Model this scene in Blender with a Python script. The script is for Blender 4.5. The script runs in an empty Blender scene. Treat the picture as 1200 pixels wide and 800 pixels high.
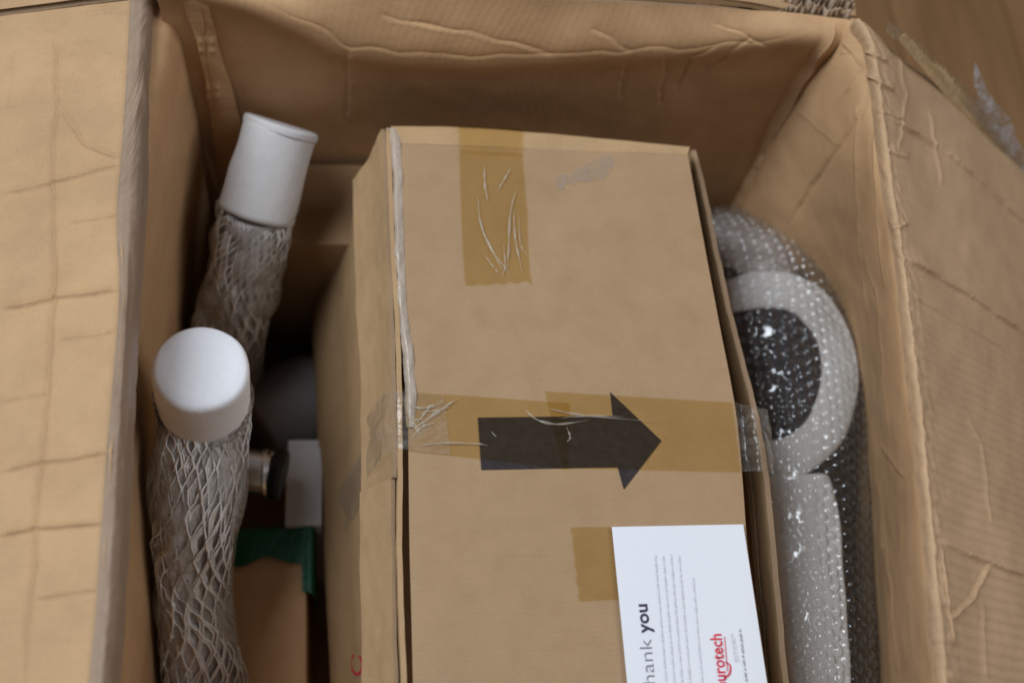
import bpy, math, random
import numpy as np
from mathutils import Matrix, Vector
random.seed(7); rng = np.random.default_rng(7)
S = bpy.context.scene

# ------------------------------------------------------------------ camera
F = 1450.0                                  # focal length in pixels of a 1200 px wide frame
_d = np.array([-170., 700., F]); _d /= np.linalg.norm(_d)
_Y = np.array([-196., -3055., F]); _Y -= _d*(_Y@_d); _Y /= np.linalg.norm(_Y)
_Z = -_d; _X = np.cross(_Y, _Z)
R = np.stack([_X, _Y, _Z]); CAM = np.array([0., 0., 1.42])
cam = bpy.data.cameras.new('camera'); co = bpy.data.objects.new('camera', cam); S.collection.objects.link(co)
M = Matrix([list(R@[1,0,0]), list(R@[0,-1,0]), list(R@[0,0,-1])]).transposed().to_4x4()
M.translation = Vector(CAM); co.matrix_world = M
cam.sensor_width = 36; cam.lens = F/1200*36; cam.clip_start = .02; cam.clip_end = 60
cam.dof.use_dof = True; cam.dof.focus_distance = 0.985; cam.dof.aperture_fstop = 2.8
S.camera = co
# ------------------------------------------------------------------ world, lamps, exposure
w = bpy.data.worlds.new('World'); S.world = w; w.use_nodes = True
w.node_tree.nodes['Background'].inputs[0].default_value = (.86, .90, 1.0, 1)
w.node_tree.nodes['Background'].inputs[1].default_value = .11
def lamp(name, loc, target, size, power, col):
    l = bpy.data.lights.new(name, 'AREA'); l.shape = 'RECTANGLE'; l.size, l.size_y = size
    l.energy = power; l.color = col
    o = bpy.data.objects.new(name, l); S.collection.objects.link(o); o.location = loc
    o.rotation_euler = (Vector(target)-Vector(loc)).to_track_quat('-Z', 'Y').to_euler(); return o
lamp('window_light', (-1.3, .75, 2.85), (.1, .4, .4), (1.3, 1.5), 80, (.86, .93, 1.0))
lamp('right_fill', (1.75, .3, 2.5), (.1, .4, .4), (1.2, 1.2), 22, (.95, .96, 1.0))  # added fill lamp on the right, lifts the right flap and left wall
S.view_settings.view_transform = 'Standard'; S.view_settings.look = 'None'
S.view_settings.exposure = 0; S.view_settings.gamma = 1
S.render.engine = 'CYCLES'
S.cycles.use_denoising = True; S.cycles.max_bounces = 10; S.cycles.transparent_max_bounces = 24
S.cycles.caustics_reflective = False; S.cycles.caustics_refractive = False
S.cycles.filter_width = 1.7

# ------------------------------------------------------------------ helpers
def ray(px, py):
    v = R@np.array([px-600., py-400., F]); return v/np.linalg.norm(v)
def P(px, py, z):
    r = ray(px, py); return CAM+r*((z-CAM[2])/r[2])
def Q(px, py, ax, val):
    r = ray(px, py); return CAM+r*((val-CAM[ax])/r[ax])
def proj(V):
    c = (np.asarray(V)-CAM)@R; return np.stack([600+F*c[..., 0]/c[..., 2], 400+F*c[..., 1]/c[..., 2], c[..., 2]], -1)
def link(name, me, mat, parent=None):
    o = bpy.data.objects.new(name, me); S.collection.objects.link(o)
    if mat is not None: me.materials.append(mat)
    if parent is not None: o.parent = parent
    return o
def tag(o, label=None, cat=None, group=None, kind=None):
    for k, v in (('label', label), ('category', cat), ('group', group), ('kind', kind)):
        if v: o[k] = v
    return o
def thing(name, label, cat, loc=(0, 0, 0), group=None):
    o = bpy.data.objects.new(name, None); S.collection.objects.link(o); o.empty_display_size = .03
    return tag(o, label, cat, group)
def mesh(name, V, Fc, mat, parent=None, smooth=True, uv=None):
    me = bpy.data.meshes.new(name); me.from_pydata([tuple(map(float, v)) for v in V], [], [tuple(map(int, f)) for f in Fc]); me.update()
    if uv is not None:
        l = me.uv_layers.new(name='UVMap'); li = np.empty(len(me.loops), int); me.loops.foreach_get('vertex_index', li)
        l.data.foreach_set('uv', np.asarray(uv, float)[li].ravel())
    me.polygons.foreach_set('use_smooth', [smooth]*len(me.polygons)); me.validate()
    return link(name, me, mat, parent)
def cr(C, n):
    """Catmull-Rom through control rows C (k, ...) sampled at n points"""
    C = np.asarray(C, float); k = len(C)
    if k == 2: 
        t = np.linspace(0, 1, n).reshape(-1, *([1]*(C.ndim-1))); return C[0]*(1-t)+C[1]*t
    t = np.linspace(0, k-1, n); i = np.minimum(t.astype(int), k-2); f = (t-i).reshape(-1, *([1]*(C.ndim-1)))
    E = np.concatenate([[2*C[0]-C[1]], C, [2*C[-1]-C[-2]]])
    a, b, c, d = E[i], E[i+1], E[i+2], E[i+3]
    return .5*((2*b)+(-a+c)*f+(2*a-5*b+4*c-d)*f**2+(-a+3*b-3*c+d)*f**3)
def pldist(p, pl):
    """distance to a polyline, position along it (0..1) and side"""
    pl = np.asarray(pl, float); best = np.full(p.shape[:-1], 1e9); tb = best*0; sb = best*0
    L = np.concatenate([[0], np.cumsum(np.linalg.norm(np.diff(pl, axis=0), axis=1))])
    for k, (a, b) in enumerate(zip(pl[:-1], pl[1:])):
        ab = b-a; t = np.clip(((p-a)@ab)/(ab@ab+1e-9), 0, 1); d = np.linalg.norm(p-(a+t[..., None]*ab), axis=-1)
        m = d < best; best = np.where(m, d, best); tb = np.where(m, (L[k]+t*(L[k+1]-L[k]))/L[-1], tb)
        sb = np.where(m, np.sign((p[..., 0]-a[0])*ab[1]-(p[..., 1]-a[1])*ab[0]), sb)
    return best, tb, sb
def wob(X, Y, s, seed):
    """smooth pseudo noise from rotated sines, about -1..1"""
    r = np.random.default_rng(seed); o = 0
    for k in range(7):
        a = r.uniform(0, 6.28); f = s*(.6+.9*r.random()); o = o+np.sin((X*math.cos(a)+Y*math.sin(a))*f*6.28+r.uniform(0, 6.28)+.8*np.sin((X*math.sin(a*2)-Y*math.cos(a*2))*f*4))
    return o/3.5
def sheet(name, ctrl, nu, nv, mat, parent=None, thick=.005, flip=False, creases=(), rough=.0006, rs=9, seed=1, disp=None, mat_edge=None, uvswap=False, hole=None):
    """curved sheet through a grid of control points; front = visible face, thickness goes behind it"""
    C = np.asarray(ctrl, float)
    G = cr(C, nu); G = np.swapaxes(cr(np.swapaxes(G, 0, 1), nv), 0, 1)      # nu x nv x 3
    def nrm(G):
        N = np.cross(np.gradient(G, axis=0), np.gradient(G, axis=1)); N /= np.linalg.norm(N, axis=-1, keepdims=True)+1e-12
        return -N if flip else N
    N = nrm(G)
    du = np.concatenate([[0], np.cumsum(np.linalg.norm(np.diff(G[:, nv//2], axis=0), axis=-1))])
    dv = np.concatenate([[0], np.cumsum(np.linalg.norm(np.diff(G[nu//2], axis=0), axis=-1))])
    U, V = np.meshgrid(du, dv, indexing='ij')
    pp = proj(G); h = rough*wob(U, V, rs, seed)+rough*.35*wob(U, V, rs*4, seed+5)
    wp = pp[..., :2]+np.stack([wob(U, V, 22, seed+1), wob(U, V, 22, seed+2)], -1)*1.6+np.stack([wob(U, V, 60, seed+3), wob(U, V, 60, seed+4)], -1)*.3
    for pl, wd, ht in creases:
        wd = wd*.62; ht = ht*.95
        d, tt, sd = pldist(wp, pl); d = d*pp[..., 2]/F
        env = np.clip(np.minimum(tt, 1-tt)/.12, 0, 1)**.8*(.93+.12*wob(tt*.3, tt*0+wd*50, 9, seed+int(abs(ht)*1e5)))
        h = h+ht*env*(.75*np.exp(-(d/wd)**1.25)+.55*np.exp(-d/(wd*4.5))*(sd > 0)-.25*np.exp(-((d-wd*1.5)/wd)**2)*(sd < 0))
    if disp is not None: h = h+disp(U, V, G)
    G = G+N*h[..., None]
    idx = np.arange(nu*nv).reshape(nu, nv); a, b, c, d = idx[:-1, :-1].ravel(), idx[1:, :-1].ravel(), idx[1:, 1:].ravel(), idx[:-1, 1:].ravel()
    q = np.stack([a, b, c, d], 1)
    if flip: q = q[:, ::-1]
    UV = np.stack([V, U] if uvswap else [U, V], -1).reshape(-1, 2)
    verts = G.reshape(-1, 3); faces = q; uvs = UV; n = nu*nv
    if thick > 0:
        Bk = (G-N*thick).reshape(-1, 3); verts = np.concatenate([verts, Bk]); faces = np.concatenate([q, q[:, ::-1]+n]); uvs = np.concatenate([UV, UV])
        ring = np.concatenate([idx[:, 0], idx[-1, 1:], idx[-2::-1, -1], idx[0, -2:0:-1]])
        m = len(ring); base = len(verts); verts = np.concatenate([verts, G.reshape(-1, 3)[ring], Bk[ring]]); uvs = np.concatenate([uvs, UV[ring], UV[ring]])
        k = np.arange(m); k2 = (k+1) % m
        faces = np.concatenate([faces, np.stack([base+k, base+m+k, base+m+k2, base+k2], 1) if not flip else np.stack([base+k, base+k2, base+m+k2, base+m+k], 1)])
    me = bpy.data.meshes.new(name)
    me.vertices.add(len(verts)); me.vertices.foreach_set('co', verts.ravel())
    me.loops.add(len(faces)*4); me.loops.foreach_set('vertex_index', faces.ravel().astype(np.int32))
    me.polygons.add(len(faces)); me.polygons.foreach_set('loop_start', np.arange(len(faces), dtype=np.int32)*4)
    me.update(calc_edges=True)
    l = me.uv_layers.new(name='UVMap'); l.data.foreach_set('uv', uvs[faces.ravel()].ravel())
    me.polygons.foreach_set('use_smooth', [True]*len(faces))
    if mat_edge is not None and thick > 0:
        me.materials.append(mat); me.materials.append(mat_edge)
        mi = np.zeros(len(faces), np.int32); mi[-m:] = 1; me.polygons.foreach_set('material_index', mi)
        o = bpy.data.objects.new(name, me); S.collection.objects.link(o); o.parent = parent; return o
    return link(name, me, mat, parent)
def frames(path):
    T = np.gradient(path, axis=0); T /= np.linalg.norm(T, axis=1, keepdims=True)
    up = np.array([0, 0, 1.]) if abs(T[0][2]) < .9 else np.array([1., 0, 0]); A = []
    a = np.cross(up, T[0]); a /= np.linalg.norm(a)
    for t in T:
        a = a-t*(a@t); a /= np.linalg.norm(a); A.append(a)
    A = np.array(A); return T, A, np.cross(T, A)
def tube(name, pts, rad, mat, parent=None, n=60, seg=40, cap=True, flat=1.0, flatdir=None, bev=.004, bump=0, seed=3):
    path = cr(pts, n); r = cr(np.asarray(rad, float).reshape(-1, 1), n)[:, 0]
    T, A, B = frames(path)
    if flatdir is not None:
        fd = np.asarray(flatdir, float); B = fd-T*(T@fd)[:, None]; B /= np.linalg.norm(B, axis=1, keepdims=True); A = np.cross(B, T)
    th = np.linspace(0, 2*math.pi, seg, endpoint=False); V = []; rows = []
    def ring(c, a, b, rr):
        base = len(V); V.extend(c+np.outer(np.cos(th)*rr, a)+np.outer(np.sin(th)*rr*flat, b)); rows.append(base)
    if cap:
        for q in (0, .35, .7, .9): ring(path[0]-T[0]*bev*0, A[0], B[0], max(1e-4, q*(r[0]-bev)))
        for k in range(1, 5):
            a = k/4*math.pi/2; ring(path[0]+T[0]*bev*(1-math.cos(a)), A[0], B[0], r[0]-bev+bev*math.sin(a))
    sl = np.concatenate([[0], np.cumsum(np.linalg.norm(np.diff(path, axis=0), axis=1))]); bb = bev*1.15 if cap else -1
    for i in range(n):
        if sl[i] > bb and sl[-1]-sl[i] > bb: ring(path[i], A[i], B[i], r[i])
    if cap:
        for k in range(4, 0, -1):
            a = k/4*math.pi/2; ring(path[-1]-T[-1]*bev*(1-math.cos(a)), A[-1], B[-1], r[-1]-bev+bev*math.sin(a))
        for q in (.9, .7, .35, 0): ring(path[-1], A[-1], B[-1], max(1e-4, q*(r[-1]-bev)))
    V = np.array(V)
    if bump: 
        ctr = V.mean(0); V = V+bump*np.stack([wob(V[:, 0]+V[:, 2], V[:, 1], 14, seed), wob(V[:, 0], V[:, 1]-V[:, 2], 14, seed+1), wob(V[:, 2], V[:, 0], 14, seed+2)], 1)
    Fc = []
    for a, b in zip(rows[:-1], rows[1:]):
        for j in range(seg):
            k = (j+1) % seg; Fc.append((a+j, a+k, b+k, b+j))
    return mesh(name, V, Fc, mat, parent)
def rbox(name, V8, mat, parent=None, bev=.004, seg=3, cuts=0, bump=0, seed=1):
    """hexahedron from 8 corners (4 bottom, 4 top, same order), bevelled"""
    import bmesh
    bm = bmesh.new(); v = [bm.verts.new(tuple(map(float, p))) for p in V8]
    for f in ((3, 2, 1, 0), (4, 5, 6, 7), (0, 1, 5, 4), (1, 2, 6, 5), (2, 3, 7, 6), (3, 0, 4, 7)): bm.faces.new([v[i] for i in f])
    if cuts:
        bmesh.ops.subdivide_edges(bm, edges=bm.edges[:], cuts=cuts, use_grid_fill=True)
        for x in bm.verts:
            x.co += Vector((wob(x.co.x, x.co.y, 6, seed), wob(x.co.y, x.co.z, 6, seed+1), wob(x.co.x, x.co.z, 6, seed+2)))*bump
        es = [e for e in bm.edges if len(e.link_faces) == 2 and e.calc_face_angle() > .6]
    else: es = bm.edges[:]
    if bev: bmesh.ops.bevel(bm, geom=es, offset=bev, segments=seg, affect='EDGES', profile=.5)
    bmesh.ops.recalc_face_normals(bm, faces=bm.faces[:])
    me = bpy.data.meshes.new(name); bm.to_mesh(me); bm.free()
    for p in me.polygons: p.use_smooth = True
    me.set_sharp_from_angle(angle=.6)
    return link(name, me, mat, parent)
def box8(x0, x1, y0, y1, z0, z1):
    return [(x0, y0, z0), (x1, y0, z0), (x1, y1, z0), (x0, y1, z0), (x0, y0, z1), (x1, y0, z1), (x1, y1, z1), (x0, y1, z1)]

def offs(q, d): return [np.array(p)+np.array(d) for p in q]

# ------------------------------------------------------------------ materials
class NT:
    def __init__(s, name):
        s.m = bpy.data.materials.new(name); s.m.use_nodes = True; s.t = s.m.node_tree; s.N = s.t.nodes; s.N.clear()
        s.out = s.n('ShaderNodeOutputMaterial')
    def n(s, t, **kw):
        x = s.N.new(t)
        for k, v in kw.items():
            if k.startswith('_'): setattr(x, k[1:], v)
            else:
                key = int(k[1:]) if k[0] == 'i' and k[1:].isdigit() else k.replace('__', ' ')
                x.inputs[key].default_value = v
        return x
    def l(s, a, b): s.t.links.new(a, b)
    def math(s, op, a, b=None):
        x = s.n('ShaderNodeMath', _operation=op)
        for i, v in enumerate((a, b)):
            if v is None: continue
            if hasattr(v, 'links'): s.l(v, x.inputs[i])
            else: x.inputs[i].default_value = v
        return x.outputs[0]
def noise(t, scale, detail=4, rough=.55, vec=None, dist=0):
    x = t.n('ShaderNodeTexNoise', Scale=scale, Detail=detail, Roughness=rough, Distortion=dist)
    if vec is not None: t.l(vec, x.inputs['Vector'])
    return x.outputs['Fac']
def ramp(t, fac, pts):
    x = t.n('ShaderNodeValToRGB'); e = x.color_ramp.elements
    while len(e) < len(pts): e.new(.5)
    for i, (p, c) in enumerate(pts): e[i].position = p; e[i].color = (*c, 1)
    t.l(fac, x.inputs[0]); return x.outputs[0]
def cardboard(name, col, pitch=.0065, flute=.35, spec=.25, rough=.72, wr=.5, dark=.82):
    t = NT(name); uv = t.n('ShaderNodeTexCoord'); sep = t.n('ShaderNodeSeparateXYZ'); t.l(uv.outputs['UV'], sep.inputs[0])
    obj = uv.outputs['Object']
    c = np.array(col)
    big = noise(t, 5, 5, .6, obj, .6); mid = noise(t, 38, 5, .6, obj); fine = noise(t, 900, 2, .6, obj)
    base = ramp(t, big, [(.3, c*dark), (.5, c), (.72, c*1.1)])
    # paper fibre specks and faint flute print-through
    sp = ramp(t, fine, [(.28, (.78, .74, .68)), (.5, (1, 1, 1)), (.75, (1.06, 1.06, 1.05))])
    m1 = t.n('ShaderNodeMix', _data_type='RGBA', _blend_type='MULTIPLY'); m1.inputs[0].default_value = .55; t.l(base, m1.inputs[6]); t.l(sp, m1.inputs[7])
    md = ramp(t, mid, [(.25, (.9, .88, .86)), (.55, (1, 1, 1)), (.8, (1.05, 1.04, 1.02))])
    m2 = t.n('ShaderNodeMix', _data_type='RGBA', _blend_type='MULTIPLY'); m2.inputs[0].default_value = .8; t.l(m1.outputs[2], m2.inputs[6]); t.l(md, m2.inputs[7])
    ph = t.math('ADD', t.math('MULTIPLY', sep.outputs[1], 2*math.pi/pitch), t.math('MULTIPLY', mid, 1.6))
    fl = t.math('SINE', ph)
    wrk = noise(t, 24, 6, .62, obj, 1.4)
    hgt = t.math('ADD', t.math('MULTIPLY', fl, .00010*flute), t.math('ADD', t.math('MULTIPLY', wrk, .0016*wr), t.math('MULTIPLY', fine, .00012)))
    b = t.n('ShaderNodeBump', Strength=1.0, Distance=1.0); t.l(hgt, b.inputs['Height'])
    p = t.n('ShaderNodeBsdfPrincipled', Roughness=rough); p.inputs['Specular IOR Level'].default_value = spec
    t.l(m2.outputs[2], p.inputs['Base Color']); t.l(b.outputs[0], p.inputs['Normal']); t.l(p.outputs[0], t.out.inputs[0]); return t.m
def film(name, tint, haze=.08, hazecol=(.8, .8, .8), rough=.12, wscale=30, wh=.0006, gl=.9, aniso=(1, 1, 1), hz_noise=0.0, ior=1.3, rim=0):
    """thin clear plastic: tinted see-through, glossy, slightly milky"""
    t = NT(name); tc = t.n('ShaderNodeTexCoord'); mp = t.n('ShaderNodeMapping'); mp.inputs['Scale'].default_value = aniso; t.l(tc.outputs['Object'], mp.inputs[0])
    nz = noise(t, wscale, 5, .6, mp.outputs[0], 1.8)
    b = t.n('ShaderNodeBump', Strength=1, Distance=1); t.l(t.math('MULTIPLY', nz, wh*4), b.inputs['Height'])
    tr = t.n('ShaderNodeBsdfTransparent'); tr.inputs[0].default_value = (*tint, 1)
    gs = t.n('ShaderNodeBsdfGlossy', Roughness=rough); gs.inputs[0].default_value = (gl, gl, gl, 1); t.l(b.outputs[0], gs.inputs['Normal'])
    df = t.n('ShaderNodeBsdfDiffuse'); df.inputs[0].default_value = (*hazecol, 1); t.l(b.outputs[0], df.inputs['Normal'])
    tl = t.n('ShaderNodeBsdfTranslucent'); tl.inputs[0].default_value = (*hazecol, 1); mx = t.n('ShaderNodeMixShader'); mx.inputs[0].default_value = .5; t.l(df.outputs[0], mx.inputs[1]); t.l(tl.outputs[0], mx.inputs[2])
    m1 = t.n('ShaderNodeMixShader'); t.l(tr.outputs[0], m1.inputs[1]); t.l(mx.outputs[0], m1.inputs[2])
    if rim:
        lw_ = t.n('ShaderNodeLayerWeight', Blend=.5); t.l(t.math('ADD', t.math('MULTIPLY', t.math('POWER', lw_.outputs['Facing'], 2.5), rim), haze), m1.inputs[0])
    elif hz_noise:
        f = ramp(t, nz, [(.42, (haze,)*3), (.62, (min(1, haze+hz_noise),)*3)]); t.l(f, m1.inputs[0])
    else: m1.inputs[0].default_value = haze
    fw = t.n('ShaderNodeLayerWeight', Blend=.5); t.l(b.outputs[0], fw.inputs['Normal']); f0 = ((ior-1)/(ior+1))**2*2
    fr = t.math('ADD', t.math('MULTIPLY', t.math('POWER', fw.outputs['Facing'], 5.0), 1-f0), f0)
    m2 = t.n('ShaderNodeMixShader'); t.l(fr, m2.inputs[0]); t.l(m1.outputs[0], m2.inputs[1]); t.l(gs.outputs[0], m2.inputs[2])
    t.l(m2.outputs[0], t.out.inputs[0]); return t.m
def plain(name, col, rough=.6, metal=0, spec=.4, bs=60, bh=.0004, var=.1, coat=0, sss=0):
    t = NT(name); tc = t.n('ShaderNodeTexCoord'); nz = noise(t, bs, 5, .6, tc.outputs['Object'], .5); c = np.array(col)
    p = t.n('ShaderNodeBsdfPrincipled', Roughness=rough, Metallic=metal); p.inputs['Specular IOR Level'].default_value = spec
    t.l(ramp(t, nz, [(.25, c*(1-var)), (.75, np.minimum(1, c*(1+var)))]), p.inputs['Base Color'])
    b = t.n('ShaderNodeBump', Strength=1, Distance=1); t.l(t.math('MULTIPLY', nz, bh), b.inputs['Height']); t.l(b.outputs[0], p.inputs['Normal'])
    if coat: p.inputs['Coat Weight'].default_value = coat; p.inputs['Coat Roughness'].default_value = .15
    if sss: p.inputs['Subsurface Weight'].default_value = sss; p.inputs['Subsurface Radius'].default_value = (.008, .008, .009)
    t.l(p.outputs[0], t.out.inputs[0]); return t.m

KR = (.50, .335, .195)
m_carton = cardboard('carton_kraft', (.54, .335, .175), .0075, .4, wr=.35)
m_carton_flap = cardboard('carton_kraft_flap', (.45, .285, .15), .0075, .5, wr=.22)
m_top = cardboard('box_kraft', (.345, .224, .125), .0045, .55, wr=.10, dark=.96)
m_side = cardboard('box_kraft_side', (.42, .275, .145), .0042, .2, wr=.3, dark=.9)
m_edge = cardboard('board_edge', (.30, .20, .12), .003, 0, wr=.3)
m_torn = cardboard('torn_board_edge', (.62, .50, .38), .003, 1.5, wr=1.0)
def coated(m, w_, r_):
    p = next(x for x in m.node_tree.nodes if x.type == 'BSDF_PRINCIPLED'); p.inputs['Coat Weight'].default_value = w_; p.inputs['Coat Roughness'].default_value = r_; return m
m_rflap = cardboard('carton_kraft_ribbed', (.49, .32, .185), .0085, 2.6, wr=.25)
m_taped = coated(cardboard('taped_kraft', (.33, .235, .165), .0045, .5, wr=.5), .35, .3)
m_taped_box = coated(cardboard('taped_kraft_edge', (.46, .38, .31), .0042, .1, wr=.5), 1.0, .16)
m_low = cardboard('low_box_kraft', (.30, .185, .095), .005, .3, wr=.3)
m_amber = film('amber_packing_tape', (.93, .87, .69), .0, (.75, .6, .38), .2, 34, .00010, .6, (1, .35, 1))
m_clear = film('clear_packing_tape', (.97, .96, .94), .05, (.92, .90, .86), .16, 30, .0003, .9, (.6, 1, 1), .12)
m_clear_edge = film('clear_tape_on_fold', (.72, .70, .70), .28, (.55, .52, .52), .18, 60, .0008, .95, (1, .25, 1), .3)
m_crease = film('tape_wrinkle', (.95, .93, .88), .55, (.75, .68, .56), .2, 60, .0002)  # pale haze paints the highlight on each wrinkle
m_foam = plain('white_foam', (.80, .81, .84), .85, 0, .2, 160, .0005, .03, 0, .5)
m_foam_shaded = plain('white_foam_shaded', (.50, .485, .48), .8, 0, .25, 90, .0006, .05)  # white foam darkened, the weaker light at the back is in its colour
m_net = plain('foam_netting', (.72, .70, .68), .6, 0, .4, 120, .0006, .12)
m_under = plain('smoky_inner_wrap', (.44, .41, .39), .45, 0, .5, 70, .002, .35)
m_arrow = plain('black_print', (.022, .014, .015), .6, 0, .3, 140, .0003, .5)
m_card = plain('card_stock', (.69, .70, .735), .45, 0, .4, 120, .00004, .01)
m_ink = plain('dark_ink', (.03, .025, .06), .5); m_ink2 = plain('thin_grey_ink', (.22, .21, .26), .5)
m_grey = plain('grey_ink', (.45, .45, .50), .5); m_red = plain('red_ink', (.62, .03, .06), .5)
m_green = plain('green_tape', (.0, .085, .035), .5, 0, .5, 60, .0014, .3)
m_chrome = plain('chrome', (.9, .89, .87), .22, 1, .5, 90, .0001, .03)
m_black = plain('black_rubber', (.012, .012, .014), .45)
m_whitebox = plain('white_board', (.55, .53, .52), .6, 0, .3, 60, .0005, .06)
m_recess = plain('dark_recess', (.022, .022, .026), .85, 0, .1, 60, .002, .4)
m_frame = plain('pale_foam_frame', (.64, .63, .61), .7, 0, .3, 60, .0006, .04)
m_stain = film('dried_glue', (.98, .98, .98), .12, (.60, .55, .50), .5, 70, .0002, .4, (1, 1, 1), .3)

# ------------------------------------------------------------------ floor
def wood():
    t = NT('oak_floor'); tc = t.n('ShaderNodeTexCoord'); mp = t.n('ShaderNodeMapping'); mp.inputs['Scale'].default_value = (14, 1.3, 1); t.l(tc.outputs['Object'], mp.inputs[0])
    oi = t.n('ShaderNodeObjectInfo'); ad = t.n('ShaderNodeVectorMath', _operation='ADD'); t.l(mp.outputs[0], ad.inputs[0])
    sc = t.n('ShaderNodeVectorMath', _operation='SCALE'); sc.inputs[0].default_value = (7, 3, 1); t.l(oi.outputs['Random'], sc.inputs['Scale']); t.l(sc.outputs[0], ad.inputs[1])
    nz = noise(t, 2.2, 8, .6, ad.outputs[0], 1.0)
    p = t.n('ShaderNodeBsdfPrincipled', Roughness=.6); p.inputs['Specular IOR Level'].default_value = .25
    t.l(ramp(t, nz, [(.25, (.17, .085, .033)), (.5, (.215, .112, .046)), (.75, (.26, .14, .06))]), p.inputs['Base Color'])
    b = t.n('ShaderNodeBump', Strength=.4, Distance=.002); t.l(nz, b.inputs['Height']); t.l(b.outputs[0], p.inputs['Normal']); t.l(p.outputs[0], t.out.inputs[0]); return t.m
m_wood = wood()
sub = mesh('floor', [(-4, -4, -.02), (5, -4, -.02), (5, 6, -.02), (-4, 6, -.02)], [(0, 1, 2, 3)], plain('subfloor', (.03, .02, .015), .8), None, False)
tag(sub, kind='structure')
plank0 = None
for i in range(40):
    x = -2.6+i*.187+.045
    if plank0 is None:
        plank0 = rbox('floor_plank', box8(0, .1845, -2.5, 3.5, -.016, -.0015), m_wood, sub, .0012, 2); o = plank0
    else:
        o = plank0.copy(); S.collection.objects.link(o); o.parent = sub
    o.location = (x, random.uniform(-.05, .05), 0)
rug = rbox('floor_mat', box8(-1.6, .70, 1.28, 2.2, -.0012, .006), plain('dark_mat', (.045, .032, .035), .9, 0, .2, 300, .003, .3), None, .002, 2)
tag(rug, 'dark purple brown mat lying on the wood floor behind the big carton', 'mat')

# ------------------------------------------------------------------ big open carton
carton = thing('shipping_carton', 'big open worn brown cardboard carton with flaps folded outward, holding everything else', 'carton')
LF = [(158, -60), (157, 0), (149, 160), (142, 250), (145, 350), (135, 480), (126, 600), (118, 720), (111, 800), (103, 960), (95, 1250)]
LS = [(179, -60), (176, 0), (169, 100), (161, 250), (153, 360), (147, 480), (141, 600), (134, 720), (128, 800), (120, 960), (112, 1250)]
lf = [P(a, b, .6) for a, b in LF]; lsn = [P(a, b, .594) for a, b in LS]
def wall_l(q, dx, z): return [np.array([min(-.155, max(p[0], -.2))+dx*(1 if p[1] < .6 else (.70-p[1])/.1*1.), p[1], z]) for p in q]
yl = [p[1] for p in lf]
def lw(z, near, back):
    out = []
    for p in lf:
        y = p[1]; f = np.clip((.70-y)/.22, 0, 1); f = f*f*(3-2*f); out.append([back*(1-f)+near*f, min(y, .712), z])
    return out
lf[0][1] = .715; lf[0][0] = -.19; lsn[0][1] = .715; lsn[0][0] = -.165
f2 = sorted([])
sheet('wall_panel', [offs(lsn, (-.004, 0, -.012)), lw(.56, -.176, -.155), lw(.48, -.185, -.155), lw(.3, -.19, -.157), lw(.1, -.185, -.16), lw(.0, -.18, -.16)], 130, 240, m_carton, carton, .006, True,
      creases=[([(200, 60), (215, 160), (228, 300)], .003, .0012), ([(160, 420), (190, 480)], .003, .001)], rough=.0014, rs=4, seed=3, uvswap=False)
# left flap, nearly level
lff = [p.copy() for p in lf]
for p in lff: p[1] = min(p[1], .705)
e0 = np.array(Q(157, 0, 1, .703)); 
sheet('flap', [offs(lff, (0, 0, 0)), offs(lff, (-.025, 0, -.0052)), offs(lff, (-.11, 0, -.024)), offs(lff, (-.26, .002, -.06)), offs(lff, (-.44, .004, -.12))], 420, 620, m_carton_flap, carton, .006, False,
      creases=[([(45, 15), (68, 60), (66, 130), (62, 200), (64, 290), (66, 330), (60, 400), (58, 470), (46, 570), (42, 650), (34, 730), (30, 820)], .0022, 0.0029),
               ([(68, 125), (85, 150), (100, 172), (128, 182), (142, 190)], .0022, 0.0026), ([(0, 82), (40, 74), (66, 72), (110, 50)], .003, 0.0017),
               ([(0, 128), (30, 118), (66, 120)], .0022, 0.0023), ([(66, 112), (150, 90)], .0025, 0.0017), ([(0, 228), (60, 214), (145, 192)], .0028, 0.0026),
               ([(80, 262), (142, 250)], .0028, 0.0017), ([(0, 362), (70, 348), (142, 340)], .0028, 0.0032), ([(68, 398), (140, 385)], .0026, 0.0017),
               ([(0, 552), (52, 540), (132, 530)], .0028, 0.0026), ([(0, 628), (44, 618), (122, 612)], .0028, 0.0032), ([(42, 700), (116, 690)], .0026, 0.0014), ([(0, 470), (58, 460)], .003, 0.0014),
               ([(18, 60), (10, 130)], .003, 0.0012), ([(100, 20), (130, 14), (150, 18)], .003, 0.0020)],
      rough=.0005, rs=4, seed=11, mat_edge=m_edge)
# folded lip between wall and flap, wrapped in clear tape
mid = [(a*.5+b*.5)+np.array([0, 0, .003]) for a, b in zip(lf, lsn)]
sheet('rim_fold', [offs(lf, (-.003, 0, .0016)), [a*.5+b*.5+np.array([0, 0, .0016]) for a, b in zip(lf, lsn)], offs(lsn, (-.001, 0, .0002)), offs(lsn, (.0008, 0, -.006)), offs(lsn, (.001, 0, -.020)), offs(lsn, (.001, 0, -.034))], 60, 420, m_taped, carton, 0, False, rough=.0005, rs=22, seed=5, uvswap=True)
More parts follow.
